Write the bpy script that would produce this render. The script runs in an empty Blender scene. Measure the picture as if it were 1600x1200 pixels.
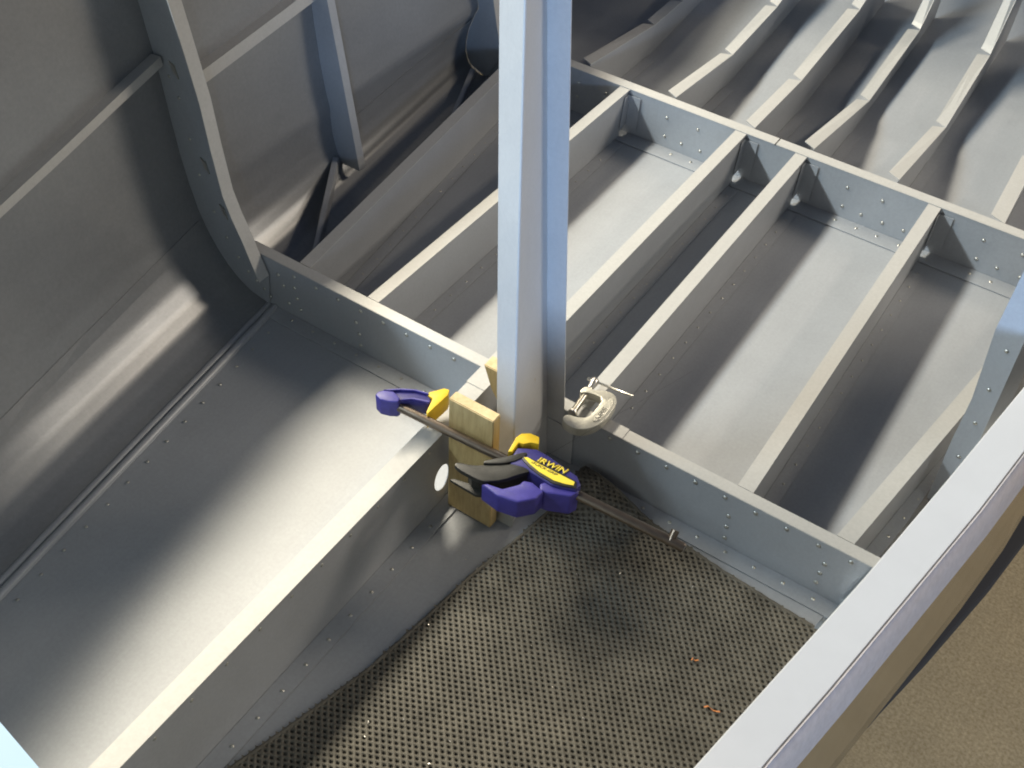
import bpy, bmesh, math, random
from mathutils import Vector, Matrix
random.seed(7)
S = bpy.context.scene
COL = S.collection

# ------------------------------------------------------------------ camera
cam_d = bpy.data.cameras.new("camera")
cam = bpy.data.objects.new("camera", cam_d)
COL.objects.link(cam)
cam_d.sensor_width = 36.0
cam_d.sensor_fit = 'HORIZONTAL'
cam_d.lens = 1723.19 / 1600.0 * 36.0
cam_d.clip_start = 0.01
cam_d.clip_end = 200.0
cam.matrix_world = Matrix(((0.83124578, -0.42652933, 0.35651533, 0.0),
                           (0.55414244, 0.58473743, -0.59245953, 0.0),
                           (0.04423351, 0.69003976, 0.72241852, 1.0),
                           (0, 0, 0, 1)))
S.camera = cam
S.view_settings.view_transform = 'Standard'
S.view_settings.look = 'None'
S.view_settings.exposure = 0.0
S.view_settings.gamma = 1.0
S.cycles.filter_width = 1.9

# ------------------------------------------------------------------ ambient light of the workshop
W = bpy.data.worlds.new("World")
S.world = W
W.use_nodes = True
bg = W.node_tree.nodes["Background"]
bg.inputs[0].default_value = (0.34, 0.47, 0.80, 1)
bg.inputs[1].default_value = 0.115

# ------------------------------------------------------------------ lamps: ceiling tubes, an added carpet lamp and the daylight of the open door
def area(name, loc, target, sx, sy, power, color, up=None):
    d = bpy.data.lights.new(name, 'AREA')
    d.shape = 'RECTANGLE'; d.size = sx; d.size_y = sy
    d.energy = power; d.color = color
    o = bpy.data.objects.new(name, d); COL.objects.link(o)
    o.location = loc
    z = (Vector(loc) - Vector(target)).normalized()
    x = Vector(up if up else (1, 0, 0)); x = (x - x.dot(z) * z).normalized()
    y = z.cross(x)
    o.matrix_world = Matrix((x, y, z)).transposed().to_4x4()
    o.matrix_world.translation = loc
    return o
area("ceiling_tube_or_added_lamp", (-2.25, -1.60, 2.20), (-0.5, -0.4, 0), 2.0, 0.12, 135, (0.72, 0.89, 1.0), (0, 1, 0))
area("ceiling_tube_or_added_lamp", (-2.25, 1.20, 2.20), (-0.6, 0.75, 0), 2.2, 0.30, 160, (1.0, 0.91, 0.73), (0, 1, 0))
area("ceiling_tube_or_added_lamp", (-2.25, 4.00, 2.20), (-0.5, 1.4, 0), 1.2, 0.80, 16, (1.0, 0.90, 0.72), (0, 1, 0))
area("ceiling_tube_or_added_lamp", (1.50, 3.30, 2.20), (-0.1, 1.0, 0), 0.7, 0.24, 33, (1.0, 0.86, 0.68), (0, 1, 0))
area("ceiling_tube_or_added_lamp", (2.90, 3.90, 2.20), (0.2, 1.2, 0), 1.0, 0.30, 60, (1.0, 0.90, 0.76), (0, 1, 0))  # added lamp to brighten the carpet, not a known ceiling tube
area("garage_window_daylight", (1.10, -1.60, 0.60), (-0.35, 0.7, 0.3), 0.8, 0.34, 84, (0.43, 0.64, 1.0), (1, 0.6, 0))

# ------------------------------------------------------------------ materials
def mat(name, color, rough=0.5, metal=0.0, spec=0.5, vary=0.0, vscale=40.0, bump=0.0, bscale=200.0, stretch=None, color2=None, rvary=0.0):
    m = bpy.data.materials.new(name); m.use_nodes = True
    nt = m.node_tree; b = nt.nodes["Principled BSDF"]
    b.inputs["Base Color"].default_value = (*color, 1)
    b.inputs["Roughness"].default_value = rough
    b.inputs["Metallic"].default_value = metal
    b.inputs["Specular IOR Level"].default_value = spec
    if vary or bump or color2 or rvary:
        tc = nt.nodes.new("ShaderNodeTexCoord")
        mp = nt.nodes.new("ShaderNodeMapping")
        if stretch: mp.inputs["Scale"].default_value = stretch
        nt.links.new(tc.outputs["Object"], mp.inputs["Vector"])
    if vary or color2:
        n = nt.nodes.new("ShaderNodeTexNoise"); n.inputs["Scale"].default_value = vscale
        n.inputs["Detail"].default_value = 6; n.inputs["Roughness"].default_value = 0.65
        nt.links.new(mp.outputs[0], n.inputs["Vector"])
        r = nt.nodes.new("ShaderNodeValToRGB")
        c2 = color2 if color2 else tuple(c * (1 + vary) for c in color)
        c1 = color if color2 else tuple(c * (1 - vary) for c in color)
        r.color_ramp.elements[0].position = 0.32; r.color_ramp.elements[1].position = 0.68
        r.color_ramp.elements[0].color = (*c1, 1); r.color_ramp.elements[1].color = (*c2, 1)
        nt.links.new(n.outputs["Fac"], r.inputs["Fac"])
        nt.links.new(r.outputs["Color"], b.inputs["Base Color"])
    if rvary:
        n3 = nt.nodes.new("ShaderNodeTexNoise"); n3.inputs["Scale"].default_value = 9
        n3.inputs["Detail"].default_value = 5
        nt.links.new(mp.outputs[0], n3.inputs["Vector"])
        mr = nt.nodes.new("ShaderNodeMapRange")
        mr.inputs["To Min"].default_value = rough - rvary; mr.inputs["To Max"].default_value = rough + rvary
        nt.links.new(n3.outputs["Fac"], mr.inputs["Value"]); nt.links.new(mr.outputs[0], b.inputs["Roughness"])
    if bump:
        n2 = nt.nodes.new("ShaderNodeTexNoise"); n2.inputs["Scale"].default_value = bscale
        n2.inputs["Detail"].default_value = 3
        nt.links.new(mp.outputs[0], n2.inputs["Vector"])
        bp = nt.nodes.new("ShaderNodeBump"); bp.inputs["Strength"].default_value = bump
        bp.inputs["Distance"].default_value = 0.001
        nt.links.new(n2.outputs["Fac"], bp.inputs["Height"])
        nt.links.new(bp.outputs[0], b.inputs["Normal"])
    return m

def add_wear(m, amt=0.05, canning=0.0013):
    """smudges, faint scratches and very slight oil-canning of thin sheet"""
    nt = m.node_tree; b = nt.nodes["Principled BSDF"]
    tc = nt.nodes.new("ShaderNodeTexCoord")
    n = nt.nodes.new("ShaderNodeTexNoise"); n.inputs["Scale"].default_value = 14; n.inputs["Detail"].default_value = 8; n.inputs["Roughness"].default_value = 0.7
    nt.links.new(tc.outputs["Object"], n.inputs["Vector"])
    mp = nt.nodes.new("ShaderNodeMapping"); mp.inputs["Scale"].default_value = (260, 9, 40); mp.inputs["Rotation"].default_value = (0, 0, 0.5)
    nt.links.new(tc.outputs["Object"], mp.inputs["Vector"])
    s2 = nt.nodes.new("ShaderNodeTexNoise"); s2.inputs["Scale"].default_value = 1.0; s2.inputs["Detail"].default_value = 3
    nt.links.new(mp.outputs[0], s2.inputs["Vector"])
    add = nt.nodes.new("ShaderNodeMath"); add.operation = 'MULTIPLY_ADD'; add.inputs[1].default_value = 0.35
    nt.links.new(s2.outputs["Fac"], add.inputs[0]); nt.links.new(n.outputs["Fac"], add.inputs[2])
    r = nt.nodes.new("ShaderNodeMapRange"); r.inputs["From Min"].default_value = 0.45; r.inputs["From Max"].default_value = 0.9
    r.inputs["To Min"].default_value = 1 - amt; r.inputs["To Max"].default_value = 1 + amt
    nt.links.new(add.outputs[0], r.inputs["Value"])
    src = b.inputs["Base Color"].links[0].from_socket
    mx = nt.nodes.new("ShaderNodeVectorMath"); mx.operation = 'SCALE'
    nt.links.new(src, mx.inputs[0]); nt.links.new(r.outputs[0], mx.inputs["Scale"]); nt.links.new(mx.outputs[0], b.inputs["Base Color"])
    # oil-canning
    w = nt.nodes.new("ShaderNodeTexNoise"); w.inputs["Scale"].default_value = 7; w.inputs["Detail"].default_value = 1
    nt.links.new(tc.outputs["Object"], w.inputs["Vector"])
    bp = nt.nodes.new("ShaderNodeBump"); bp.inputs["Strength"].default_value = 1.0; bp.inputs["Distance"].default_value = canning
    nt.links.new(w.outputs["Fac"], bp.inputs["Height"])
    old = b.inputs["Normal"].links[0].from_node
    nt.links.new(bp.outputs[0], old.inputs["Normal"])
    return m
PRIMER = mat("grey_primed_aluminium", (0.335, 0.348, 0.368), 0.42, 0.12, vary=0.05, vscale=260, bump=0.06, bscale=420, rvary=0.03)
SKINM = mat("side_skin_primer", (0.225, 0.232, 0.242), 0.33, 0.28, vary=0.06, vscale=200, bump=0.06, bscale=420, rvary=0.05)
POSTM = mat("post_primer", (0.45, 0.45, 0.45), 0.42, 0.12, vary=0.04, vscale=260, bump=0.05, bscale=420)
RIBM = mat("primer_lit_flanges", (0.42, 0.415, 0.40), 0.40, 0.08, vary=0.05, vscale=260, bump=0.06, bscale=420, rvary=0.03)  # primer painted lighter where caps, flanges and stringers catch the light
add_wear(PRIMER); add_wear(RIBM, 0.03)
FILM = mat("scuffed_film", (0.50, 0.48, 0.50), 0.36, 0.5, vary=0.10, vscale=160, rvary=0.08)
RIVETM = mat("bare_rivet_metal", (0.44, 0.43, 0.39), 0.36, 0.75)
WHITEM = mat("white_masking_film", (0.47, 0.48, 0.50), 0.5, 0.0, vary=0.02, vscale=30)
POLISH = mat("bare_polished_skin", (0.60, 0.58, 0.56), 0.16, 1.0, vary=0.04, vscale=60, stretch=(1, 8, 1), rvary=0.05)
WOODM = mat("pine_wood", (0.50, 0.37, 0.17), 0.62, 0.0, color2=(0.36, 0.25, 0.10), vscale=26, stretch=(9, 9, 1.2), bump=0.25, bscale=120)
ENDGR = mat("pine_end_grain", (0.66, 0.52, 0.30), 0.65, 0.0, color2=(0.52, 0.38, 0.19), vscale=120, bump=0.2, bscale=300)
BLUE = mat("blue_plastic", (0.048, 0.040, 0.24), 0.42, 0.0, vary=0.15, vscale=120, bump=0.1, bscale=500)
BLUED = mat("dark_blue_plastic", (0.030, 0.026, 0.15), 0.45, 0.0, vary=0.15, vscale=120, bump=0.1, bscale=500)
BLACK = mat("black_plastic", (0.022, 0.021, 0.018), 0.45, 0.0, vary=0.2, vscale=200, bump=0.15, bscale=600)
YELLOW = mat("yellow_rubber", (0.76, 0.50, 0.02), 0.5, 0.0, vary=0.08, vscale=120)
YELLOWP = mat("yellow_print", (0.85, 0.66, 0.06), 0.45)
STEEL = mat("dark_steel_bar", (0.20, 0.16, 0.125), 0.28, 0.85, vary=0.2, vscale=90, stretch=(1, 6, 6))
CASTM = mat("cast_aluminium", (0.62, 0.60, 0.52), 0.38, 0.75, vary=0.1, vscale=90, bump=0.3, bscale=450)
RODM = mat("plated_steel", (0.66, 0.63, 0.57), 0.28, 0.9)
RUBBER = mat("mat_rubber", (0.102, 0.093, 0.075), 0.6, 0.0, vary=0.28, vscale=28, spec=0.35)
CARPET = mat("carpet", (0.32, 0.235, 0.115), 0.95, 0.0, color2=(0.54, 0.41, 0.235), vscale=260, spec=0.1, bump=0.8, bscale=900)
DARKM = mat("shadow_and_gap_black", (0.015, 0.014, 0.015), 0.8)  # flat black for the stand-in shadow strip and the cap gap
SHAVING = mat("orange_shaving", (0.55, 0.20, 0.06), 0.6)
SHEETM = mat("pale_blue_sheet", (0.42, 0.55, 0.68), 0.35)

add_wear(SKINM, 0.05, 0.0003); add_wear(CARPET, 0.10, 0.0003); add_wear(POSTM, 0.03)
# ------------------------------------------------------------------ helpers
def obj(name, me_or_bm, m=None, parent=None, smooth=True, angle=35):
    if isinstance(me_or_bm, bmesh.types.BMesh):
        me = bpy.data.meshes.new(name)
        bmesh.ops.recalc_face_normals(me_or_bm, faces=me_or_bm.faces[:])
        me_or_bm.to_mesh(me); me_or_bm.free()
    else:
        me = me_or_bm
    if m: me.materials.append(m)
    if smooth:
        me.polygons.foreach_set("use_smooth", [True] * len(me.polygons))
        me.set_sharp_from_angle(angle=math.radians(angle))
    o = bpy.data.objects.new(name, me); COL.objects.link(o)
    if parent: o.parent = parent
    return o
def tag(o, label, cat, group=None, kind=None):
    o["label"] = label; o["category"] = cat
    if group: o["group"] = group
    if kind: o["kind"] = kind
    return o
def empty(name, label, cat, loc=(0, 0, 0), group=None):
    # identity transform keeps the parts in world coordinates; the origin marks the thing
    o = bpy.data.objects.new(name, None); COL.objects.link(o)
    o.empty_display_size = 0.05
    return tag(o, label, cat, group)
def B(): return bmesh.new()
def add_poly(bm, pts, depth):
    """planar polygon (3D points) extruded by the vector depth"""
    a = [bm.verts.new(p) for p in pts]
    d = Vector(depth)
    b = [bm.verts.new(Vector(p) + d) for p in pts]
    n = len(pts)
    bm.faces.new(a); bm.faces.new(b[::-1])
    for i in range(n):
        j = (i + 1) % n
        bm.faces.new((a[i], b[i], b[j], a[j]))
def add_box(bm, x0, x1, y0, y1, z0, z1):
    add_poly(bm, [(x0, y0, z0), (x1, y0, z0), (x1, y1, z0), (x0, y1, z0)], (0, 0, z1 - z0))
def prism(pts, z0, z1, bevel=0.0, seg=2):
    bm = B(); add_poly(bm, [(x, y, z0) for x, y in pts], (0, 0, z1 - z0))
    if bevel:
        bmesh.ops.recalc_face_normals(bm, faces=bm.faces[:])
        bmesh.ops.bevel(bm, geom=bm.edges[:], offset=bevel, segments=seg, profile=0.6, affect='EDGES', clamp_overlap=True)
    return bm
def smooth_poly(pts, it=1):
    for _ in range(it):
        q = []
        n = len(pts)
        for i in range(n):
            a, b = Vector(pts[i]), Vector(pts[(i + 1) % n])
            q.append(tuple(a * .75 + b * .25)); q.append(tuple(a * .25 + b * .75))
        pts = q
    return pts
def add_tube(bm, pts, r, n=12, cap=True, r_list=None):
    rings = []
    for i, p in enumerate(pts):
        p = Vector(p)
        t = (Vector(pts[min(i + 1, len(pts) - 1)]) - Vector(pts[max(i - 1, 0)])).normalized()
        u = t.orthogonal().normalized(); 
        ref = Vector((0, 0, 1)) if abs(t.z) < 0.9 else Vector((1, 0, 0))
        u = ref.cross(t).normalized(); v = t.cross(u)
        rr = r_list[i] if r_list else r
        rings.append([bm.verts.new(p + rr * (math.cos(2 * math.pi * k / n) * u + math.sin(2 * math.pi * k / n) * v)) for k in range(n)])
    for a, b in zip(rings, rings[1:]):
        for k in range(n):
            bm.faces.new((a[k], a[(k + 1) % n], b[(k + 1) % n], b[k]))
    if cap:
        bm.faces.new(rings[0][::-1]); bm.faces.new(rings[-1])
def add_rivet(bm, p, nrm, r=0.0024, h=0.0013, n=8):
    nrm = Vector(nrm).normalized(); u = nrm.orthogonal().normalized(); v = nrm.cross(u); p = Vector(p)
    r1 = [bm.verts.new(p + r * (math.cos(2 * math.pi * k / n) * u + math.sin(2 * math.pi * k / n) * v)) for k in range(n)]
    r2 = [bm.verts.new(p + nrm * h * .75 + r * .66 * (math.cos(2 * math.pi * k / n) * u + math.sin(2 * math.pi * k / n) * v)) for k in range(n)]
    t = bm.verts.new(p + nrm * h)
    for k in range(n):
        bm.faces.new((r1[k], r1[(k + 1) % n], r2[(k + 1) % n], r2[k])); bm.faces.new((r2[k], r2[(k + 1) % n], t))
def rivets(pts, nrm, parent, r=0.0024, h=0.0013):
    bm = B()
    for p in pts: add_rivet(bm, p, nrm, r, h)
    o = obj("rivets", bm, RIVETM, parent, angle=60); o["kind"] = "stuff"
    return o
def plate_with_holes(outer, holes, to3d, depth):
    """flat sheet with real holes: outer/holes are 2D loops, to3d maps them to space, depth is the thickness vector"""
    bm = B(); edges = []
    for loop in [outer] + holes:
        vs = [bm.verts.new(to3d(*p)) for p in loop]
        edges += [bm.edges.new((vs[i], vs[(i + 1) % len(vs)])) for i in range(len(vs))]
    bmesh.ops.triangle_fill(bm, use_beauty=True, use_dissolve=False, edges=edges)
    r = bmesh.ops.extrude_face_region(bm, geom=bm.faces[:])
    bmesh.ops.translate(bm, vec=Vector(depth), verts=[g for g in r["geom"] if isinstance(g, bmesh.types.BMVert)])
    return bm
def circle(cx, cy, rx, ry=None, n=28):
    ry = ry or rx
    return [(cx + rx * math.cos(2 * math.pi * k / n), cy + ry * math.sin(2 * math.pi * k / n)) for k in range(n)]

# ------------------------------------------------------------------ the shop floor under it all
bm = B(); add_box(bm, -6, 6, -5, 7, -0.24, -0.20)
o = obj("carpet_floor", bm, CARPET, smooth=False); o["kind"] = "structure"

# ------------------------------------------------------------------ the aircraft fuselage: one riveted thing
F = empty("airplane_fuselage", "open grey primed aluminium airplane fuselage with riveted bulkheads, floor ribs and side skins", "airplane fuselage")
Y0, Y2 = 0.7536, 1.3976           # front faces of the two floor bulkheads
def shiftL(y): return 0.135 * (Y0 - y) if y < Y0 else -0.15 * (y - Y0)
PROF = [(-0.826, 0.0), (-0.848, 0.0018), (-0.868, 0.0075), (-0.886, 0.018), (-0.903, 0.034), (-0.918, 0.054), (-0.931, 0.078), (-0.942, 0.108),
        (-0.950, 0.145), (-0.956, 0.19), (-0.960, 0.24), (-0.964, 0.30), (-0.974, 0.384), (-0.981, 0.44), (-0.985, 0.478)]
def skin_pt(t, y, off=0.0):
    """t runs along the left side profile; off lifts the point inwards"""
    t = max(0, min(len(PROF) - 1.001, t)); i = int(t); f = t - i
    a, b = PROF[i], PROF[i + 1]
    x = a[0] + (b[0] - a[0]) * f; z = a[1] + (b[1] - a[1]) * f
    tx, tz = b[0] - a[0], b[1] - a[1]; l = math.hypot(tx, tz)
    sh = shiftL(y) * (1.0 if y < Y0 else 1 - 0.95 * min(z / 0.12, 1.0))
    return Vector((x + sh + tz / l * off, y, z - tx / l * off))
def t_of_z(z):
    for i in range(len(PROF) - 1):
        if PROF[i][1] <= z <= PROF[i + 1][1]:
            return i + (z - PROF[i][1]) / (PROF[i + 1][1] - PROF[i][1])
    return len(PROF) - 1.001
def right_edge(y): return -0.078 + 0.205 * y if y < 0.4 else min(0.004 + 0.155 * (y - 0.4), 0.10)
# floor skin (forward bay, middle bay, and the tail panel that climbs)
bm = B()
prof_y = [-0.15, 0.1, 0.3, 0.5, Y0, 1.0, 1.2, 1.4, 1.65]
top = []
for y in prof_y: top.append([bm.verts.new((-0.826 + shiftL(y) - 0.004, y, -0.0005)), bm.verts.new((right_edge(y), y, -0.0005))])
zt = {1.9: 0.03, 2.2: 0.075, 2.5: 0.12}
for y, z in zt.items(): top.append([bm.verts.new((-1.0, y, z)), bm.verts.new((0.12, y, z))])
for a, b in zip(top, top[1:]): bm.faces.new((a[0], a[1], b[1], b[0]))
r = bmesh.ops.extrude_face_region(bm, geom=bm.faces[:])
bmesh.ops.translate(bm, vec=(0, 0, -0.001), verts=[g for g in r["geom"] if isinstance(g, bmesh.types.BMVert)])
obj("floor_skin", bm, PRIMER, F, angle=20)
# left side skin, bent up from the floor
def side_skin(y0, y1, ny):
    bm = B(); rows = []
    N = 60
    for i in range(ny + 1):
        y = y0 + (y1 - y0) * i / ny
        rows.append([bm.verts.new(skin_pt((len(PROF) - 1.001) * k / N, y, 0.001)) for k in range(N + 1)])
    for a, b in zip(rows, rows[1:]):
        for k in range(N): bm.faces.new((a[k], a[k + 1], b[k + 1], b[k]))
    r = bmesh.ops.extrude_face_region(bm, geom=bm.faces[:])
    bmesh.ops.translate(bm, vec=(-0.0012, 0, -0.0005), verts=[g for g in r["geom"] if isinstance(g, bmesh.types.BMVert)])
    return bm
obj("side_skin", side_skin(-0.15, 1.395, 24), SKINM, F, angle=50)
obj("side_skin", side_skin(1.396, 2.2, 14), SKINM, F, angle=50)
# lap joint between floor skin and side skin in the forward bay
def strip_on_floor(y0, y1, x_of, w, h, n=12):
    bm = B(); rows = []
    prof = [(-w / 2, 0.0), (-w * .42, h * .55), (-w * .28, h * .95), (0, h), (w * .28, h * .95), (w * .42, h * .55), (w / 2, 0.0)]
    for i in range(n + 1):
        y = y0 + (y1 - y0) * i / n
        rows.append([bm.verts.new((x_of(y) + a, y, b)) for a, b in prof])
    for a, b in zip(rows, rows[1:]):
        for k in range(len(prof) - 1): bm.faces.new((a[k], a[k + 1], b[k + 1], b[k]))
    bm.faces.new(rows[0]); bm.faces.new(rows[-1][::-1])
    return bm
jl = lambda y: -0.8035 + 0.142 * (0.60 - y)
obj("joint_strip", strip_on_floor(-0.1, 0.752, jl, 0.011, 0.0055), PRIMER, F, angle=60)
obj("joint_strip", strip_on_floor(-0.1, 0.752, lambda y: jl(y) - 0.0115 , 0.009, 0.0035), PRIMER, F, angle=60)
rivets([(jl(y) + 0.0195, y, 0.0005) for y in [0.71 - 0.0345 * k for k in range(20)]], (0, 0, 1), F, 0.0021, 0.0011)
# lapped skin seams and stringers on the side skin
def skin_strip(name, ya, yb, za, zb, w, off, n=10, m=RIBM):
    bm = B(); rows = []
    for i in range(n + 1):
        f = i / n; y = ya + (yb - ya) * f; t = t_of_z(za + (zb - za) * f)
        c = skin_pt(t, y, 0.001); up = (skin_pt(t + .3, y, 0.001) - skin_pt(t, y, 0.001)).normalized()
        nn = skin_pt(t, y, 1.001) - c
        rows.append([bm.verts.new(c - up * w / 2), bm.verts.new(c - up * w / 2 + nn * off), bm.verts.new(c + up * w / 2 + nn * off), bm.verts.new(c + up * w / 2)])
    for a, b in zip(rows, rows[1:]):
        for k in range(3): bm.faces.new((a[k], a[k + 1], b[k + 1], b[k]))
    bm.faces.new(rows[0]); bm.faces.new(rows[-1][::-1])
    return obj(name, bm, m, F, smooth=False)
skin_strip("skin_seam", 0.0, 0.745, 0.048, 0.090, 0.016, 0.0012, m=SKINM)
skin_strip("skin_seam", 1.04, 1.39, 0.075, 0.10, 0.004, 0.0015, m=SKINM)
skin_strip("stringer", -0.1, 0.748, 0.213, 0.318, 0.011, 0.016)
skin_strip("stringer", 0.76, 1.39, 0.268, 0.335, 0.018, 0.014)
skin_strip("stringer_lip", 0.76, 1.39, 0.277, 0.344, 0.002, 0.017)

# --- bulkheads on the floor: web, cap flange, floor flange, rivets
def bulkhead(y, x0, x1, h, capd, foot, side):
    bm = B(); add_poly(bm, [(x0, y, 0.0), (x1, y, 0.0), (x1, y, h - 0.0012), (x0, y, h - 0.0012)], (0, 0.0012, 0))
    b = obj("bulkhead", bm, PRIMER, F, smooth=False)
    bm = B(); add_box(bm, x0, x1, y - 0.0008, y + capd, h - 0.0012, h)
    bmesh.ops.bevel(bm, geom=[e for e in bm.edges if abs((e.verts[0].co - e.verts[1].co).x) > .1], offset=0.0005, segments=2, affect='EDGES')
    obj("cap_flange", bm, RIBM, b, angle=40)
    if foot:
        bm = B(); add_box(bm, x0 + .002, x1 - .002, y - foot, y - 0.0004, 0.0, 0.0015)
        obj("floor_flange", bm, PRIMER, b, smooth=False)
    return b
main = bulkhead(Y0, -0.862, 0.012, 0.0845, 0.0155, 0.022, 1)
rear = bulkhead(Y2, -0.94, 0.075, 0.0785, 0.0185, 0.030, 1)
yr = Y0 - 0.0002
row = [(-0.322 + 0.0357 * k, yr, 0.0750) for k in range(9)] + [(-0.642 + 0.0354 * k, yr, 0.0728) for k in range(4)] + [(-0.785 + 0.036 * k, yr, 0.0728) for k in range(4)]
row += [(-0.17, yr, .049), (-.169, yr, .031), (-.167, yr, .012), (-.059, yr, .052), (-.06, yr, .035), (-.06, yr, .018), (-.686, yr, .049), (-.682, yr, .031), (-.681, yr, .012), (-.787, yr, .053), (-.784, yr, .036), (-.78, yr, .019), (-.813, yr, .062), (-.806, yr, .047), (-.80, yr, .02)]
rivets(row, (0, -1, 0), main, 0.0029, 0.0019)
rivets([(-0.264 + 0.0348 * k, Y0 - 0.009, 0.0015) for k in range(8)] + [(-0.79 + 0.036 * k, Y0 - 0.009, 0.0015) for k in range(8)], (0, 0, 1), main)
yr2 = Y2 - 0.0002
row2 = []
for xr, s in ((-0.66, 1), (-0.36, 1), (-0.157, 1)):
    row2 += [(xr + .07, yr2, .053), (xr + .124, yr2, .053), (xr + .071, yr2, .020), (xr + .101, yr2, .018), (xr + .134, yr2, .018), (xr + .166, yr2, .019)]
row2 += [(-.752, yr2, .055), (-.752, yr2, .03), (-.70, yr2, .055), (-.70, yr2, .03)]
rivets(row2, (0, -1, 0), rear, 0.0029, 0.0020)
rivets([(x, Y2 - 0.012, 0.0015) for x in (-.568, -.533, -.257, -.225, -.191, -.29, -.055, -.086, -.02)], (0, 0, 1), rear, 0.0026, 0.0015)
# splice plates on the caps
bm = B(); add_box(bm, -0.345, -0.307, Y0 - 0.001, Y0 + 0.0158, 0.0845, 0.0853); obj("splice_plate", bm, RIBM, main, smooth=False)
# gap between the two halves of the rear cap
bm = B(); add_box(bm, -0.412, -0.4105, Y2 - 0.0012, Y2 + 0.019, 0.0770, 0.0788); obj("cap_joint", bm, DARKM, rear, smooth=False)

# --- floor ribs of the middle bay: C channels whose web carries the cap and a floor flange
def rib(xa, xb, ya, yb, ha, hb, capw, lean=-1, notch=True, foot=0.018):
    """web at (xa,ya)->(xb,yb) is the right edge; cap flange reaches capw to the left"""
    bm = B()
    P = lambda y, z, o=0: (xa + (xb - xa) * (y - ya) / (yb - ya) + o, y, z)
    H = lambda y: ha + (hb - ha) * (y - ya) / (yb - ya)
    prof = [(ya, 0.0), (yb - 0.017, 0.0), (yb - 0.017, 0.010), (yb - 0.006, 0.0125), (yb, 0.0125), (yb, hb - 0.001), (ya, ha - 0.001)] if notch else [(ya, 0), (yb, 0), (yb, hb - .001), (ya, ha - .001)]
    add_poly(bm, [P(y, z) for y, z in prof], (-0.001, 0, 0))
    r = obj("floor_rib", bm, PRIMER, F, smooth=False)
    bm = B()
    add_poly(bm, [P(ya, ha - 0.001, 0.0006), P(yb, hb - 0.001, 0.0006), P(yb, hb - 0.001, -capw), P(ya, ha - 0.001, -capw)], (0, 0, 0.001))
    obj("cap_flange", bm, RIBM, r, smooth=False)
    bm = B()
    add_poly(bm, [P(ya + .024, 0.0002, 0.0004), P(yb - .034, 0.0002, 0.0004), P(yb - .034, 0.0002, foot), P(ya + .024, 0.0002, foot)], (0, 0, 0.0012))
    obj("floor_flange", bm, PRIMER, r, smooth=False)
    n = int((yb - ya) / 0.036)
    rivets([P(ya + 0.03 + k * 0.036, 0.0014, foot * .55) for k in range(n)], (0, 0, 1), r, 0.0018, 0.0009)
    # end clip that ties the rib to the rear bulkhead
    bm = B(); add_poly(bm, [P(yb - 0.022, 0.016, 0.0012), P(yb - 0.001, 0.016, 0.0012), P(yb - 0.001, hb - 0.006, 0.0012), P(yb - 0.016, hb - 0.006, 0.0012)], (0.001, 0, 0))
    x1 = P(yb, 0)[0]
    add_box(bm, x1 + 0.0022, x1 + 0.022, yb - 0.0022, yb - 0.0012, 0.010, hb - 0.008)
    obj("end_clip", bm, PRIMER, r, smooth=False)
    return r
ya, yb = Y0 + 0.0165, Y2 - 0.0012
rib(-0.772, -0.850, ya, yb, .0835, .0775, 0.0165)
rib(-0.6625, -0.660, ya, yb, .0835, .0775, 0.0165)
rib(-0.4585, -0.4585, ya, yb, .0835, .0775, 0.0175)
rib(-0.3600, -0.3605, ya, yb, .0835, .0775, 0.0175)
rib(-0.1560, -0.1570, ya, yb, .0835, .0775, 0.0178)
rib(-0.0420, 0.0480, ya, yb, .0835, .0775, 0.0185)

# --- tail ribs beyond the rear bulkhead, kinked cap flanges in separate tabs
def tail_rib(x, pts, capw=0.0185, flare=0.0):
    X = lambda y: x + flare * (y - 1.42)
    """pts: (y,z) of the cap kinks; web at the right edge"""
    bm = B()
    base = sorted([(p[0], -0.0015 if p[0] < 1.65 else 0.12 * (p[0] - 1.65) - 0.0015) for p in pts] + [(1.648, -0.0015)])
    prof = base + [(y, z - 0.001) for y, z in pts[::-1]]
    add_poly(bm, [(X(y), y, z) for y, z in prof], (-0.001, 0, 0))
    r = obj("tail_rib", bm, PRIMER, F, smooth=False)
    for (y0_, z0_), (y1_, z1_) in zip(pts, pts[1:]):
        bm = B(); g = 0.006 / math.hypot(y1_ - y0_, z1_ - z0_)
        f0, f1 = g * .5, 1 - g * .5
        a = (y0_ + (y1_ - y0_) * f0, z0_ + (z1_ - z0_) * f0); b = (y0_ + (y1_ - y0_) * f1, z0_ + (z1_ - z0_) * f1)
        k = 0.006
        add_poly(bm, [(X(a[0]) + .0006, a[0] - k * .6, a[1] - 0.001), (X(b[0]) + .0006, b[0] + k * .4, b[1] - 0.001), (X(b[0]) - capw, b[0] - k, b[1] - 0.001), (X(a[0]) - capw, a[0] + k, a[1] - 0.001)], (0, 0, 0.0012))
        obj("cap_tab", bm, RIBM, r, smooth=False)
    bm = B(); add_poly(bm, [(X(1.42) + .0004, 1.42, .0002), (X(1.62) + .0004, 1.62, .0002), (X(1.62) + 0.018, 1.62, .0002), (X(1.42) + .018, 1.42, .0002)], (0, 0, 0.0012))
    obj("floor_flange", bm, PRIMER, r, smooth=False)
    return r
yt = Y2 + 0.0215
tail_rib(-0.745, [(yt, .0815), (1.641, .055), (1.745, .057), (2.00, .10)])
tail_rib(-0.590, [(yt, .0800), (1.631, .057), (1.805, .073), (2.00, .12)])
tail_rib(-0.455, [(yt, .0785), (1.599, .0735), (1.837, .098), (2.00, .16)])
tail_rib(-0.359, [(yt, .0815), (1.681, .032), (1.901, .065), (2.00, .18)])
tail_rib(-0.228, [(yt, .0830), (1.673, .037), (1.859, .082), (2.00, .30)])
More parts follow.
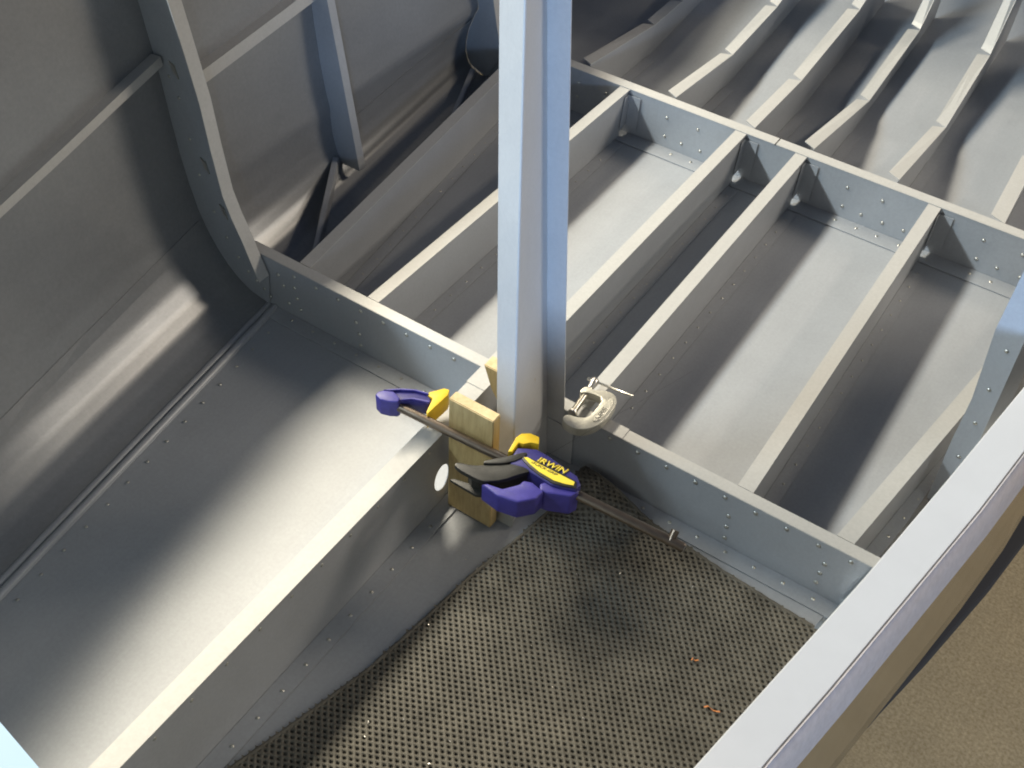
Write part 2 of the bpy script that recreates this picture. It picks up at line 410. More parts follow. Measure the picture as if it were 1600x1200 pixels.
tail_rib(-0.073, [(yt, .0765), (1.630, .0660), (1.85, .085), (2.00, .20)], 0.0215, -0.03)
# tail bulkhead and an unseen holed sheet added above to darken the tail and cast light spots
holes = [circle(xc, 0.135, 0.008, n=12) for xc in (-0.76, -0.525, -0.315, -0.20, -0.085)]
tb = obj("tail_bulkhead", plate_with_holes([(-1.2, 0.05), (0.14, 0.05), (0.14, 0.318), (-1.2, 0.318)], holes, lambda x, z: (x, 2.30, z), (0, 0.0012, 0)), PRIMER, F, smooth=False)
for xc in (-0.545, -0.365, -0.29):
    bm = B(); bmesh.ops.create_uvsphere(bm, u_segments=10, v_segments=6, radius=0.008, matrix=Matrix.Translation((xc, 2.292, 0.15)))
    obj("bolt_head", bm, RIVETM, tb)
holes = [circle(-0.87 + 0.12 * k, yy, 0.036) for k in range(9) for yy in (1.985, 2.10, 2.215)]
obj("tail_light_blocker", plate_with_holes([(-1.1, 1.88), (0.14, 1.88), (0.14, 2.75), (-1.1, 2.75)], holes, lambda x, y: (x, y, 0.32), (0, 0, 0.0012)), PRIMER, F, smooth=False)

# --- left frame standing on the main bulkhead, rear frame behind it
def frame(y, inner, fl, z_top, name="side_frame", stripmat=RIBM):
    """inner: (x,z) inner edge; web between it and the skin, flange fl toward the viewer"""
    bm = B(); iv = []; sv = []
    dense = []
    for (x0_, z0_), (x1_, z1_) in zip(inner, inner[1:]):
        for k in range(6): f = k / 6; dense.append((x0_ + (x1_ - x0_) * f, z0_ + (z1_ - z0_) * f))
    dense.append(inner[-1])
    for k, (x, z) in enumerate(dense):
        zz = z
        f = k / (len(dense) - 1)
        t = 0.4 + (t_of_z(min(dense[-1][1], 0.472)) - 0.4) * (f ** 0.55)
        s = skin_pt(t, y, 0.0015)
        iv.append(bm.verts.new((x, y, z))); sv.append(bm.verts.new((s.x, y, s.z)))
    for k in range(len(iv) - 1): bm.faces.new((iv[k], iv[k + 1], sv[k + 1], sv[k]))
    r = bmesh.ops.extrude_face_region(bm, geom=bm.faces[:])
    bmesh.ops.translate(bm, vec=(0, 0.0012, 0), verts=[g for g in r["geom"] if isinstance(g, bmesh.types.BMVert)])
    fo = obj(name, bm, PRIMER, F, smooth=False)
    bm = B(); rows = []
    for k, (x, z) in enumerate(dense):
        a = Vector(dense[max(k - 1, 0)]); b = Vector(dense[min(k + 1, len(dense) - 1)]); t = (b - a).normalized()
        n = Vector((t.y, -t.x)) * 0.0011 * (1 if t.y > 0 else -1)
        rows.append([bm.verts.new((x, y + 0.0004, z)), bm.verts.new((x, y - fl, z)), bm.verts.new((x + n.x, y - fl, z + n.y)), bm.verts.new((x + n.x, y + .0004, z + n.y))])
    for a, b in zip(rows, rows[1:]):
        for k in range(4): bm.faces.new((a[k], a[(k + 1) % 4], b[(k + 1) % 4], b[k]))
    bm.faces.new(rows[0]); bm.faces.new(rows[-1][::-1])
    obj("inner_flange", bm, stripmat, fo, angle=25)
    return fo
fr = frame(Y0 - 0.0026, [(-0.8285, 0.055), (-0.838, 0.080), (-0.8483, 0.112), (-0.860, 0.140), (-0.8697, 0.172), (-0.8765, 0.235), (-0.8812, 0.297), (-0.8907, 0.354), (-0.9006, 0.408), (-0.915, 0.470)], 0.0175, 0.5)
yf = Y0 - 0.0029
rivets([(-0.945, yf, .30), (-0.935, yf, .275), (-0.93, yf, .22), (-0.925, yf, .17), (-0.91, yf, .12), (-0.895, yf, .085), (-0.879, yf, .06), (-0.865, yf, .043), (-0.852, yf, .034), (-0.84, yf, .026), (-0.83, yf, .018)], (0, -1, 0), fr, 0.0025, 0.0014)
for (x, z) in ((-0.935, 0.313), (-0.912, 0.190), (-0.893, 0.128)):
    bm = B(); add_poly(bm, [(x - .004, Y0 - .0045, z + .010), (x + .004, Y0 - .0045, z + .006), (x + .0075, Y0 - .0045, z - .010), (x + .001, Y0 - .0045, z - .004)], (0, 0.0015, 0))
    obj("clip_tab", bm, RIVETM, fr, smooth=False)
fr2 = frame(Y2 - 0.0026, [(-0.900, 0.050), (-0.913, 0.10), (-0.925, 0.16), (-0.938, 0.25), (-0.938, 0.36), (-0.942, 0.470)], -0.017, 0.5)
rivets([(-0.985 - 0.02 * k * .2, Y2 - 0.003, 0.06 + 0.03 * k) for k in range(7)], (0, -1, 0), fr2, 0.0024, 0.0014)
# vertical stiffener of the left skin, with its foot and two diagonal braces
def stiffener(y, x_in, depth, z0, z1, sgn):
    bm = B()
    n = 14; rows = []
    for k in range(n + 1):
        z = z0 + (z1 - z0) * k / n
        x = -0.930 - 0.036 * (z - 0.039) / 0.25
        rows.append((x, z))
    for (xa, za), (xb, zb) in zip(rows, rows[1:]):
        add_poly(bm, [(xa - .03, y, za), (xa + depth, y, za), (xb + depth, y, zb), (xb - .03, y, zb)], (0, 0.0012, 0))
        add_poly(bm, [(xa + depth, y, za), (xa + depth + .0012, y, za), (xb + depth + .0012, y, zb), (xb + depth, y, zb)], (0, 0.014, 0))
    bmesh.ops.remove_doubles(bm, verts=bm.verts[:], dist=1e-5)
    return bm
obj("side_stiffener", stiffener(1.02, 0, 0.030, 0.034, 0.472, 1), PRIMER, F, smooth=False)
def brace(p, q, h, th=0.0014):
    p, q = Vector(p), Vector(q); d = (q - p); n = Vector((-d.y, d.x, 0)).normalized() * th
    bm = B(); add_poly(bm, [p, q, q + Vector((0, 0, h * .5)), p + Vector((0, 0, h))], n)
    add_poly(bm, [p + n + Vector((0, 0, h)), q + n + Vector((0, 0, h * .5)), q + n * 6 + Vector((0, 0, h * .5)), p + n * 4 + Vector((0, 0, h))], (0, 0, 0.0012))
    return obj("diagonal_brace", bm, PRIMER, F, smooth=False)
brace((-0.795, 0.79, 0.002), (-0.930, 1.012, 0.034), 0.030)
brace((-0.838, 1.13, 0.002), (-0.935, 1.37, 0.014), 0.022)

# --- keel channel in front of the main bulkhead
kh = 0.1135
zc, yc = 0.0405, 0.6215
kb = obj("keel_channel", plate_with_holes([(-0.10, 0.0), (0.7515, 0.0), (0.7515, kh - .0012), (-0.10, kh - .0012)], [circle(yc, zc, 0.0135, 0.0195)], lambda y, z: (-0.457, y, z), (-0.0012, 0, 0)), PRIMER, F, smooth=False)
bm = B()
add_poly(bm, [(-0.4565, 0.768, kh - .0012), (-0.4565, -0.10, kh - .0012), (-0.4765, -0.10, kh - .0012), (-0.4800, 0.768, kh - .0012)], (0, 0, 0.0012))
obj("cap_flange", bm, RIBM, kb, smooth=False)
bm = B(); add_poly(bm, [(-0.4566, 0.727, 0.0002), (-0.4566, -0.10, 0.0002), (-0.436, -0.10, 0.0002), (-0.436, 0.727, 0.0002)], (0, 0, 0.0013))
obj("floor_flange", bm, PRIMER, kb, smooth=False)
rivets([(-0.4568, 0.599 - 0.0432 * k, 0.1035) for k in range(14)], (1, 0, 0), kb, 0.0022, 0.0012)
rivets([(-0.4445, 0.618 - 0.0348 * k, 0.0015) for k in range(18)], (0, 0, 1), kb, 0.0022, 0.0011)
bm = B(); add_box(bm, -0.4805, -0.4562, 0.700, 0.770, kh, kh + 0.0008); obj("splice_plate", bm, RIBM, kb, smooth=False)

# --- near side: longeron covered with white film, outer skin below it
LL = [(-0.245, -0.80), (-0.116, -0.01), (-0.054, 0.361), (-0.038, 0.449), (-0.014, 0.579), (0.008, 0.715), (0.031, 0.867), (0.050, 1.05), (0.066, 1.4)]
RR = [(-0.200, -0.80), (-0.075, -0.01), (-0.013, 0.395), (0.002, 0.473), (0.026, 0.609), (0.042, 0.70), (0.0565, 0.80), (0.078, 1.05), (0.095, 1.4)]
ZL = 0.28
bm = B(); rows = []
for (xl, yl), (xr, yr_) in zip(LL, RR):
    rows.append([bm.verts.new((xl + .0004, yl, ZL - .016)), bm.verts.new((xl, yl, ZL - .0015)), bm.verts.new((xl + .0012, yl, ZL)), bm.verts.new((xr - .0015, yr_, ZL)), bm.verts.new((xr - .0002, yr_, ZL - .0015)), bm.verts.new((xr, yr_, ZL - .003))])
for a, b in zip(rows, rows[1:]):
    for k in range(5): bm.faces.new((a[k], a[k + 1], b[k + 1], b[k]))
ln = obj("longeron", bm, WHITEM, F, smooth=False)
ln["label"] = "longeron along the near side covered with white film"
bm = B(); rows = []
prof = [(0.0, ZL - .0005), (0.0012, ZL + .0005), (0.0024, ZL - .0008), (0.0040, ZL - .003), (0.0075, ZL - .010), (0.0115, ZL - .022), (0.0150, ZL - .040), (0.0175, 0.21), (0.021, 0.16), (0.029, 0.10), (0.0345, 0.055), (0.033, 0.050), (0.0, 0.030), (-0.08, -0.006)]
def flank(name, prof, m):
    bm = B(); rows = []
    for (xr, yr_) in RR: rows.append([bm.verts.new((xr + a, yr_ + (ZL - z) * .35, z)) for a, z in prof])
    for a, b in zip(rows, rows[1:]):
        for k in range(len(prof) - 1): bm.faces.new((a[k], a[k + 1], b[k + 1], b[k]))
    return obj(name, bm, m, F, angle=50)
flank("outer_skin", prof[6:], POLISH)
flank("edge_film", prof[:7], FILM)
# right side stiffener and the corner gusset of the main bulkhead
bm = B()
xs = [(-0.0155, 0.020, 0.40), (-0.015, 0.016, 0.34), (-0.0145, 0.0145, 0.265), (-0.005, 0.019, 0.17), (-0.004, 0.022, 0.10), (-0.001, 0.024, 0.03), (0.0, 0.024, 0.004)]
rows = [[bm.verts.new((a, 0.95, z)), bm.verts.new((b, 0.95, z)), bm.verts.new((b + .012, 0.975, z))] for a, b, z in xs]
for a, b in zip(rows, rows[1:]):
    for k in range(2): bm.faces.new((a[k], a[k + 1], b[k + 1], b[k]))
r = bmesh.ops.extrude_face_region(bm, geom=bm.faces[:])
bmesh.ops.translate(bm, vec=(0.0, 0.0012, 0), verts=[g for g in r["geom"] if isinstance(g, bmesh.types.BMVert)])
st = obj("side_stiffener", bm, PRIMER, F, smooth=False)
rivets([(0.006, 0.9496, 0.30), (0.004, .9496, .245), (0.006, .9496, .19), (0.009, .9496, .14), (0.010, .9496, .085), (0.012, .9496, .04)], (0, -1, 0), st, 0.0024, 0.0014)
bm = B(); add_poly(bm, [(-0.016, 0.752, 0.083), (-0.030, 0.742, 0.004), (0.000, 0.735, 0.004), (0.002, 0.745, 0.083)], (0.0006, 0.0012, 0))
obj("corner_gusset", bm, PRIMER, F, smooth=False)
# ------------------------------------------------------------------ black strip standing in for the shadow on the carpet under the near flank
fs = obj("shadow_strip", prism([(0.0575, 0.760), (0.0625, 0.785), (0.087, 0.885), (0.119, 1.034), (0.138, 1.15), (0.05, 1.15), (0.03, 0.9)], -0.2, -0.155, 0.004), DARKM)
tag(fs, "black strip standing in for the shadow on the carpet under the near side of the fuselage", "shadow strip")

# ------------------------------------------------------------------ the centre post, held by the clamps
post_pts = [(lambda z: (-0.3995 - 0.110 * z, 0.662 + 0.100 * z)), (lambda z: (-0.3955 - 0.1057 * z, 0.641 + 0.103 * z)), (lambda z: (-0.3717 - 0.076 * z, 0.6374 + 0.0653 * z)),
            (lambda z: (-0.3978 - 0.0797 * z, 0.7522)), (lambda z: (-0.3755 - 0.0777 * z, 0.7522))]
CP = empty("center_post", "tall tapered grey sheet metal post standing upright where keel and bulkhead meet", "post")
def post_face(name, i, j, off):
    bm = B(); n = 16; rows = []
    for k in range(n + 1):
        z = 0.001 + 0.80 * k / n
        a, b = post_pts[i](z), post_pts[j](z)
        rows.append([bm.verts.new((a[0], a[1], z)), bm.verts.new((b[0], b[1], z))])
    for a, b in zip(rows, rows[1:]): bm.faces.new((a[0], a[1], b[1], b[0]))
    r = bmesh.ops.extrude_face_region(bm, geom=bm.faces[:])
    bmesh.ops.translate(bm, vec=off, verts=[g for g in r["geom"] if isinstance(g, bmesh.types.BMVert)])
    return obj(name, bm, POSTM, CP, smooth=False)
post_face("post_return", 0, 1, (0.0012, 0.0002, 0))
post_face("post_face", 1, 2, (0.0003, 0.0012, 0))
post_face("post_web", 2, 3, (-0.0012, -0.0003, 0))
post_face("post_flange", 3, 4, (0, 0.0010, 0))
bm = B(); add_poly(bm, [(-0.3978, 0.7518, .002), (-0.3645, 0.7518, .002), (-0.3665, 0.7518, .060), (-0.402, 0.7518, .060)], (0, -0.0012, 0))
obj("foot_plate", bm, POSTM, CP, smooth=False)
bm = B(); add_poly(bm, [(-0.395, 0.634, .0015), (-0.3705, 0.634, .0015), (-0.3705, 0.640, .018), (-0.395, 0.640, .018)], (0, 0.0014, 0))
obj("foot_tab", bm, RIVETM, CP, smooth=False)

# ------------------------------------------------------------------ wood blocks
def wood(name, pts_xz, y0, y1, label):
    bm = B(); add_poly(bm, [(x, y0, z) for x, z in pts_xz], (0, y1 - y0, 0))
    bmesh.ops.recalc_face_normals(bm, faces=bm.faces[:])
    bmesh.ops.bevel(bm, geom=bm.edges[:], offset=0.0009, segments=2, affect='EDGES')
    o = obj(name, bm, WOODM); o.data.materials.append(ENDGR)
    for p in o.data.polygons:
        if abs(p.normal.z) > .8: p.material_index = 1
    return tag(o, label, "wood block", "wood spacers between keel and post")
wood("wood_block", [(-0.4475, 0.0018), (-0.4465, 0.178), (-0.3915, 0.178), (-0.3895, 0.0018)], 0.6195, 0.6325, "larger pine wood block in front of the post, crossed by the clamp bar")
wood("wood_block", [(-0.4552, 0.160), (-0.445, 0.130), (-0.425, 0.095), (-0.412, 0.060), (-0.404, 0.0016), (-0.392, 0.0016), (-0.400, 0.160)], 0.695, 0.7125, "smaller pine wood piece half hidden behind the upright post")

# ------------------------------------------------------------------ bar clamp
BC = empty("bar_clamp", "blue and yellow trigger bar clamp with black lever squeezing wood block and post", "clamp")
bm = B()
p0, p1 = Vector((-0.522, 0.6065, 0.140)), Vector((-0.1713, 0.6225, 0.140))
add_tube(bm, [p0, p1 - Vector((.002, 0, 0)), p1], 0.0050, 14, r_list=[.0050, .0050, .0042]); obj("clamp_bar", bm, STEEL, BC, angle=50)
bm = B(); add_tube(bm, [(-0.1858, 0.6215, 0.141), (-0.1864, 0.6300, 0.1485)], 0.0040, 10); obj("stop_pin", bm, STEEL, BC, angle=50)
fix = [(-0.5259, 0.5988), (-0.5261, 0.6038), (-0.5246, 0.61), (-0.5193, 0.6147), (-0.5108, 0.6218), (-0.4969, 0.6302), (-0.4829, 0.6335), (-0.4755, 0.6287), (-0.4739, 0.6231), (-0.4918, 0.6169), (-0.5014, 0.6081), (-0.5071, 0.6057), (-0.5083, 0.6000), (-0.5168, 0.5970)]
fj = obj("fixed_jaw", prism(smooth_poly(fix), 0.131, 0.1475, 0.0015), BLUED, BC)
head = [(-0.5259, 0.5980), (-0.5262, 0.6035), (-0.5225, 0.6085), (-0.5130, 0.6130), (-0.5010, 0.6090), (-0.5000, 0.6035), (-0.5075, 0.5985), (-0.5170, 0.5955)]
obj("jaw_head", prism(head, 0.129, 0.1525, 0.0016, 3), BLUE, fj)
rim = [(-0.5246, 0.61), (-0.5193, 0.6152), (-0.5108, 0.6226), (-0.4969, 0.6308), (-0.4829, 0.6342), (-0.4822, 0.6325), (-0.4969, 0.6286), (-0.5098, 0.6204), (-0.5190, 0.6125)]
obj("jaw_rim", prism(rim, 0.1475, 0.1505, 0.0004, 1), BLUE, fj)
rim2 = [(-0.4745, 0.6235), (-0.4918, 0.6172), (-0.5014, 0.6086), (-0.5005, 0.6105), (-0.4925, 0.6194), (-0.4752, 0.6262)]
obj("jaw_rim", prism(rim2, 0.1475, 0.1505, 0.0004, 1), BLUE, fj)
padf = [(-0.484, 0.6333), (-0.4841, 0.6367), (-0.4747, 0.6505), (-0.4690, 0.6520), (-0.4660, 0.6450), (-0.4672, 0.6104), (-0.4700, 0.6125), (-0.4760, 0.6318), (-0.4816, 0.6317)]
obj("jaw_pad", prism(padf, 0.126, 0.149, 0.0010), YELLOW, fj)
body = [(-0.3655, 0.6246), (-0.357, 0.6300), (-0.3480, 0.6350), (-0.3331, 0.6346), (-0.2963, 0.6292), (-0.2875, 0.6216), (-0.2885, 0.6130), (-0.3110, 0.6050), (-0.3456, 0.6070), (-0.3590, 0.6027), (-0.363, 0.6107)]
mj = obj("moving_jaw", prism(body, 0.127, 0.152, 0.0022, 3), BLUED, BC)
padm = [(-0.3727, 0.6338), (-0.3708, 0.6415), (-0.3640, 0.6470), (-0.3535, 0.6480), (-0.3488, 0.6400), (-0.3568, 0.6365), (-0.3614, 0.6308), (-0.3665, 0.6295), (-0.3652, 0.6156), (-0.3688, 0.6130)]
obj("jaw_pad", prism(padm, 0.130, 0.1545, 0.0011), YELLOW, mj)
border = [(-0.3528, 0.6144), (-0.3529, 0.6189), (-0.3382, 0.6207), (-0.3079, 0.6221), (-0.2926, 0.6212), (-0.2891, 0.6141), (-0.3001, 0.6095), (-0.3114, 0.6062), (-0.3284, 0.6073), (-0.3407, 0.6098)]
npl = obj("name_plate", prism((border), 0.1505, 0.1535, 0.0006), BLACK, mj)
lens = [(-0.3514, 0.6163), (-0.3488, 0.6187), (-0.3372, 0.6182), (-0.3216, 0.6187), (-0.3074, 0.6192), (-0.2938, 0.6195), (-0.2926, 0.6151), (-0.3007, 0.6118), (-0.3114, 0.6092), (-0.3292, 0.6100), (-0.3408, 0.6126)]
obj("plate_face", prism((lens), 0.1535, 0.1542, 0.0), YELLOWP, npl, smooth=False)
def text_obj(name, body_, size, origin, xdir, zup, m, parent, extr=0.0004, shear=0.0, sx=1.0, offset=0.0):
    c = bpy.data.curves.new(name, 'FONT'); c.body = body_; c.size = 1.0; c.extrude = 0.0; c.shear = shear; c.offset = offset
    t = bpy.data.objects.new(name + "_curve", c); COL.objects.link(t)
    dg = bpy.context.evaluated_depsgraph_get(); dg.update()
    me = bpy.data.meshes.new_from_object(t.evaluated_get(dg))
    bpy.data.objects.remove(t)
    x = Vector(xdir).normalized(); z = Vector(zup).normalized(); y = z.cross(x)
    M = Matrix((x, y, z)).transposed().to_4x4(); M.translation = origin
    bm = B(); bm.from_mesh(me); bpy.data.meshes.remove(me)
    for v in bm.verts: v.co = Vector((v.co.x * size * sx, v.co.y * size, 0))
    r = bmesh.ops.extrude_face_region(bm, geom=bm.faces[:])
    bmesh.ops.translate(bm, vec=(0, 0, extr), verts=[g for g in r["geom"] if isinstance(g, bmesh.types.BMVert)])
    bmesh.ops.transform(bm, matrix=M, verts=bm.verts[:])
    return obj(name, bm, m, parent, smooth=False)
text_obj("lettering", "IRWIN", 0.0098, (-0.3395, 0.6202, 0.1520), (0.0383, 0.0035, 0), (0, 0, 1), YELLOWP, npl, 0.0017, 0.25, 1.12, 0.012)
text_obj("lettering", "QUICK-GRIP", 0.0037, (-0.3425, 0.6146, 0.1542), (0.0383, 0.0010, 0), (0, 0, 1), BLACK, npl, 0.00025, 0.25, 1.45, 0.01)
block = [(-0.3228, 0.6017), (-0.3185, 0.6092), (-0.3073, 0.6128), (-0.2874, 0.6183), (-0.2858, 0.6145), (-0.2894, 0.6060), (-0.3098, 0.5965), (-0.3187, 0.5948)]
obj("clamp_body", prism(block, 0.119, 0.1485, 0.0022, 3), BLUE, BC)
grip = [(-0.3688, 0.5667), (-0.3641, 0.571), (-0.3488, 0.5742), (-0.3381, 0.5887), (-0.3377, 0.5949), (-0.3292, 0.5981), (-0.3135, 0.5946), (-0.3150, 0.5826), (-0.3271, 0.5685), (-0.3474, 0.5640)]
gp = obj("handle_grip", prism(grip, 0.124, 0.150, 0.0024, 3), BLUE, BC)
trig = [(-0.4051, 0.5705), (-0.4027, 0.5753), (-0.3893, 0.5795), (-0.3757, 0.5901), (-0.3609, 0.6023), (-0.3477, 0.6119), (-0.3369, 0.6075), (-0.3433, 0.5999), (-0.354, 0.5818), (-0.364, 0.573), (-0.3701, 0.5686), (-0.3857, 0.5678), (-0.3962, 0.5678)]
tg = obj("trigger_lever", prism(smooth_poly(trig), 0.1455, 0.1515, 0.0014), BLACK, BC)
trig2 = [(-0.4084, 0.5687), (-0.4052, 0.5725), (-0.3829, 0.5779), (-0.3616, 0.5948), (-0.3492, 0.6113), (-0.3411, 0.6095), (-0.3605, 0.576), (-0.3759, 0.5679), (-0.3902, 0.5682)]
obj("lever_leaf", prism(trig2, 0.122, 0.126, 0.0008), BLACK, tg)
core = [(-0.3920, 0.5775), (-0.3757, 0.5895), (-0.3609, 0.6015), (-0.3477, 0.6105), (-0.3400, 0.6060), (-0.355, 0.588), (-0.368, 0.5765), (-0.385, 0.5735)]
obj("lever_core", prism(core, 0.1255, 0.1460), BLACK, tg)
rel = [(-0.3823, 0.5894), (-0.3787, 0.5943), (-0.3656, 0.6092), (-0.3542, 0.6251), (-0.3506, 0.6215), (-0.3592, 0.603), (-0.3794, 0.5869)]
obj("release_lever", prism(smooth_poly(rel), 0.1465, 0.1535, 0.0016), BLACK, BC)

# ------------------------------------------------------------------ C-clamp
CC = empty("c_clamp", "small silver cast C-clamp gripping the post flange on the bulkhead edge", "clamp")
cc = [(-0.3769, 0.7784), (-0.3742, 0.7853), (-0.3663, 0.7861), (-0.365, 0.784), (-0.3504, 0.7934), (-0.3407, 0.7925), (-0.3345, 0.7861), (-0.3319, 0.7759), (-0.3311, 0.7576), (-0.3327, 0.7448), (-0.3379, 0.733), (-0.3466, 0.7244), (-0.3576, 0.7222), (-0.3672, 0.7244), (-0.3711, 0.7286), (-0.3705, 0.7337), (-0.3667, 0.737), (-0.3604, 0.7375), (-0.3493, 0.7438), (-0.3469, 0.7508), (-0.3474, 0.76), (-0.3487, 0.7806), (-0.3639, 0.7793), (-0.3717, 0.7754), (-0.3747, 0.7714)]
cfr = obj("clamp_frame", prism(smooth_poly(cc), 0.0882, 0.1000, 0.0022, 3), CASTM, CC)
rib_ = [(-0.3385, 0.742), (-0.3345, 0.752), (-0.3350, 0.777), (-0.3385, 0.786), (-0.3440, 0.783), (-0.3425, 0.763), (-0.3435, 0.747)]
obj("raised_panel", prism(smooth_poly(rib_), 0.0995, 0.1010, 0.0005, 1), CASTM, cfr)
text_obj("lettering", "1410-S1", 0.0070, (-0.3362, 0.7475, 0.1009), (-0.001, 0.031, 0), (0, 0, 1), RODM, cfr, 0.0007, 0, 0.95, 0.008)
bm = B(); add_tube(bm, [(-0.3719, 0.798, 0.0945), (-0.3700, 0.772, 0.0945), (-0.3680, 0.747, 0.0945)], 0.0034, 12); 
for k in range(22):
    f = k / 22; p = Vector((-0.3708, 0.779, 0.0945)).lerp(Vector((-0.3680, 0.748, 0.0945)), f)
    add_tube(bm, [p, p + Vector((0.0001, -0.0004, 0)), p + Vector((0.0002, -0.0008, 0))], 0.0038, 10, r_list=[.0033, .0040, .0033])
obj("screw", bm, RODM, CC, angle=40)
bm = B(); add_tube(bm, [(-0.3676, 0.7475, 0.0945), (-0.3676, 0.746, 0.0945), (-0.3674, 0.7440, 0.0945), (-0.3673, 0.7432, 0.0945)], .005, 14, r_list=[.0036, .0056, .0056, .005]); obj("swivel_pad", bm, RODM, CC, angle=40)
bm = B(); add_tube(bm, [(-0.3712, 0.789, 0.0945), (-0.3718, 0.797, 0.0955), (-0.3722, 0.8020, 0.096), (-0.3723, 0.8035, 0.096)], .005, 14, r_list=[.0036, .0052, .0055, .004]); obj("screw_head", bm, RODM, CC, angle=50)
bm = B()
ra, rb = Vector((-0.3800, 0.7975, 0.0985)), Vector((-0.3235, 0.8040, 0.0985))
add_tube(bm, [ra, ra.lerp(rb, .01), ra.lerp(rb, .04), ra.lerp(rb, .06), ra.lerp(rb, .95), ra.lerp(rb, .96), ra.lerp(rb, .99), rb], .0015, 10, r_list=[.0014, .0022, .0022, .0014, .0014, .0020, .0020, .0013])
obj("handle_rod", bm, RODM, CC, angle=50)

# ------------------------------------------------------------------ rubber mat: open weave with a real hole per cell
def mat_mesh():
    from mathutils import noise
    a = Vector((5.80e-3, 2.64e-3)); b = Vector((3.83e-3, -4.50e-3))
    poly = [(-0.3420, 0.7440), (-0.273, 0.732), (-0.148, 0.7165), (-0.04, 0.7095), (0.0, 0.705), (0.0, 0.06), (-0.475, 0.06), (-0.4391, 0.2133), (-0.4245, 0.2700), (-0.4067, 0.3337), (-0.3887, 0.4039), (-0.3795, 0.4721), (-0.3686, 0.5582), (-0.3568, 0.6147), (-0.3470, 0.6763), (-0.3440, 0.7100)]
    def inside(p):
        c = False; n = len(poly)
        for i in range(n):
            x1, y1 = poly[i]; x2, y2 = poly[(i + 1) % n]
            if (y1 > p[1]) != (y2 > p[1]) and p[0] < (x2 - x1) * (p[1] - y1) / (y2 - y1) + x1: c = not c
        return c
    def zoff(x, y):
        z = 0.0013 * (noise.noise(Vector((x * 9, y * 9, 3.1))) + 0.5 * noise.noise(Vector((x * 21, y * 21, 7.7)))) + 0.0016
        z = max(z, 0.0)
        # the far corner by the post is rucked up
        d = math.hypot((x + 0.325) / 0.085, (y - 0.728) / 0.040)
        if d < 1: z += 0.019 * (1 - d * d) ** 1.5
        return z + 0.0022
    o = Vector((-0.2, 0.4))
    verts = []; faces = []; idx = {}
    def V(x, y, dz, key=None):
        if key is not None:
            if key in idx: return idx[key]
        verts.append((x, y, zoff(x, y) + dz)); k = len(verts) - 1
        if key is not None: idx[key] = k
        return k
    T = 0.0030
    long = (a + b).normalized(); shrt = Vector((-long.y, long.x))
    for i in range(-90, 91):
        for j in range(-90, 91):
            c = o + a * i + b * j
            if not (-0.47 < c.x < 0.01 and 0.05 < c.y < 0.76): continue
            if not inside(c): continue
            # cell corners (parallelogram) and their edge mids, shared between cells
            ks = [(-1, -1), (0, -1), (1, -1), (1, 0), (1, 1), (0, 1), (-1, 1), (-1, 0)]
            outer = []
            for (u, v) in ks:
                key = (2 * i + u, 2 * j + v); p = o + a * (key[0] / 2) + b * (key[1] / 2)
                crest = T * (0.98 if (key[0] % 2 and key[1] % 2) else 0.80)
                outer.append(V(p.x, p.y, crest, key))
            inner = []; low = []
            for n_, (u, v) in enumerate(ks):
                d = (a * u + b * v)
                dl, ds = d.dot(long), d.dot(shrt); L = math.hypot(dl / 0.00205, ds / 0.00150)
                w = 1 + 0.10 * math.sin(i * 1.7 + j * 2.3)
                q = c + (long * dl + shrt * ds) / L * w
                inner.append(V(q.x, q.y, T * .62)); low.append(V(q.x, q.y, -0.0004))
            for k in range(8):
                k2 = (k + 1) % 8
                faces.append((outer[k], outer[k2], inner[k2], inner[k]))
                faces.append((inner[k], inner[k2], low[k2], low[k]))
            faces.append(tuple(low))
    me = bpy.data.meshes.new("rubber_mat"); me.from_pydata(verts, [], faces); me.update()
    return me, zoff, poly[6:] + poly[:4]
mt, zoff, edge = mat_mesh()
mo = obj("rubber_mat", mt, RUBBER, None, smooth=True, angle=70)
bm = B()
path = []
for p, q in zip(edge, edge[1:]):
    n = max(2, int((Vector(q) - Vector(p)).length / 0.006))
    path += [Vector(p).lerp(Vector(q), k / n) for k in range(n)]
path.append(Vector(edge[-1]))
add_tube(bm, [(p.x, p.y, zoff(p.x, p.y) + 0.0009) for p in path], 0.0024, 8, r_list=[0.0023 + 0.0004 * math.sin(k * 2.1) for k in range(len(path))])
obj("mat_edge", bm, RUBBER, mo, angle=80)
tag(mo, "dark grey open weave rubber mat lying on the floor beside the keel", "mat")

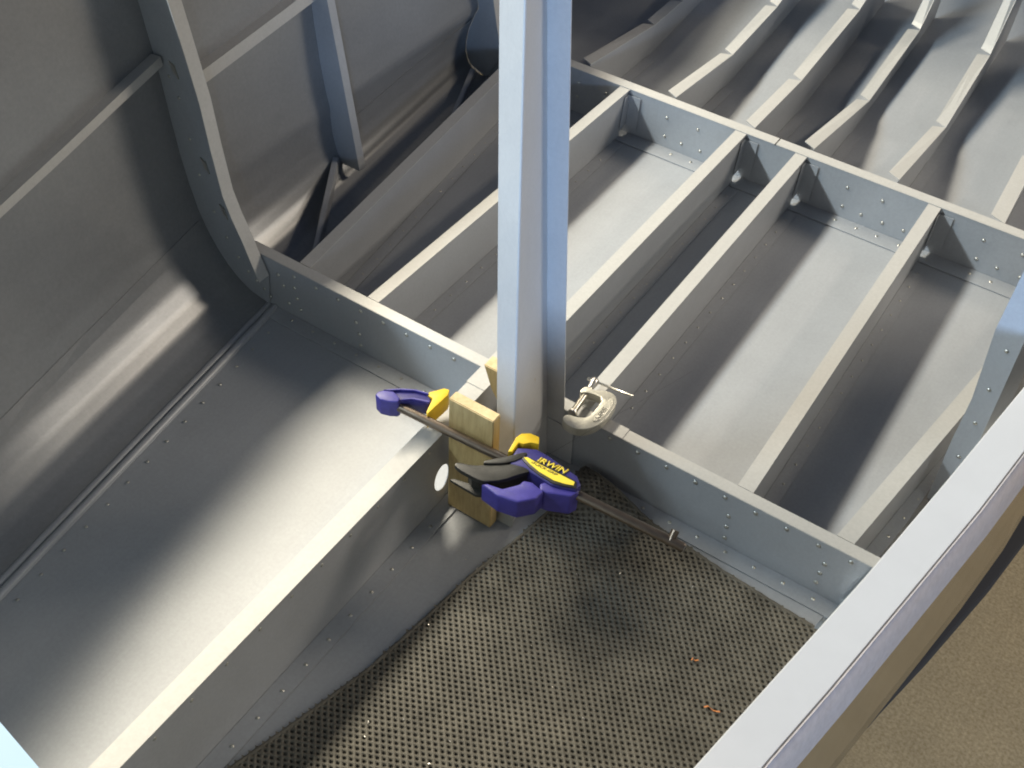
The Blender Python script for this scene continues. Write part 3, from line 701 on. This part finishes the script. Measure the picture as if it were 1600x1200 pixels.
# ------------------------------------------------------------------ small bits
def shaving(label, c, L, rot):
    bm = B(); rows = []
    for k in range(15):
        f = k / 14; an = f * 5.5
        p = Vector((c[0] + (f - .5) * L * math.cos(rot) + .0012 * math.cos(an), c[1] + (f - .5) * L * math.sin(rot) + .0012 * math.sin(an), c[2] + .0012 * math.sin(an * 1.3)))
        rows.append([bm.verts.new(p), bm.verts.new(p + Vector((0.0012, -0.0018, 0.0014)))])
    for a, b in zip(rows, rows[1:]): bm.faces.new((a[0], a[1], b[1], b[0]))
    r = bmesh.ops.extrude_face_region(bm, geom=bm.faces[:])
    bmesh.ops.translate(bm, vec=(0, 0, 0.0003), verts=[g for g in r["geom"] if isinstance(g, bmesh.types.BMVert)])
    o = obj("shaving", bm, SHAVING)
    return tag(o, label, "shaving", "orange shavings lying on the mat")
shaving("bright orange curled shaving on the mat, the farther of two", (-0.1265, 0.6015, 0.0085), 0.008, 0.6)
shaving("dull orange thin shaving on the mat close to the white longeron", (-0.088, 0.563, 0.0080), 0.016, 0.3)

# ------------------------------------------------------------------ forward bulkhead at the near left, only its top flange shows; unseen web sized to block window light from the left bay
bm = B(); add_poly(bm, [(-0.90, 0.0465, 0.0), (-0.150, 0.0465, 0.0), (-0.150, 0.0465, 0.6985), (-0.95, 0.0465, 0.6985)], (0, -0.0012, 0))
fb = obj("forward_bulkhead_unseen_web", bm, SHEETM, F, smooth=False)
bm = B(); add_poly(bm, [(-0.95, 0.0490, 0.6985), (-0.192, 0.0490, 0.6985), (-0.172, 0.0462, 0.6985), (-0.150, 0.0430, 0.6985), (-0.150, 0.020, 0.6985), (-0.95, 0.020, 0.6985)], (0, 0, 0.0015))
obj("top_flange", bm, SHEETM, fb, smooth=False)

# ------------------------------------------------------------------ fine swarf and dust on the mat
bm = B()
for k in range(30):
    x, y = random.uniform(-0.40, -0.03), random.uniform(0.30, 0.70)
    if x < -0.37 + (0.5 - y) * -0.2 and y < 0.5: x += 0.08
    r = random.uniform(0.0004, 0.0011); an = random.uniform(0, 6.28); z = zoff(x, y) + 0.0029
    add_poly(bm, [(x + r * math.cos(an + q) * (2 if q in (0, 3.14) else .6), y + r * math.sin(an + q) * (2 if q in (0, 3.14) else .6), z + random.uniform(0, .0006)) for q in (0, 1.57, 3.14, 4.71)], (0, 0, 0.0002))
o = obj("swarf", bm, RODM, smooth=False)
o["label"] = "fine pale metal swarf scattered over the rubber mat"; o["category"] = "swarf"; o["kind"] = "stuff"
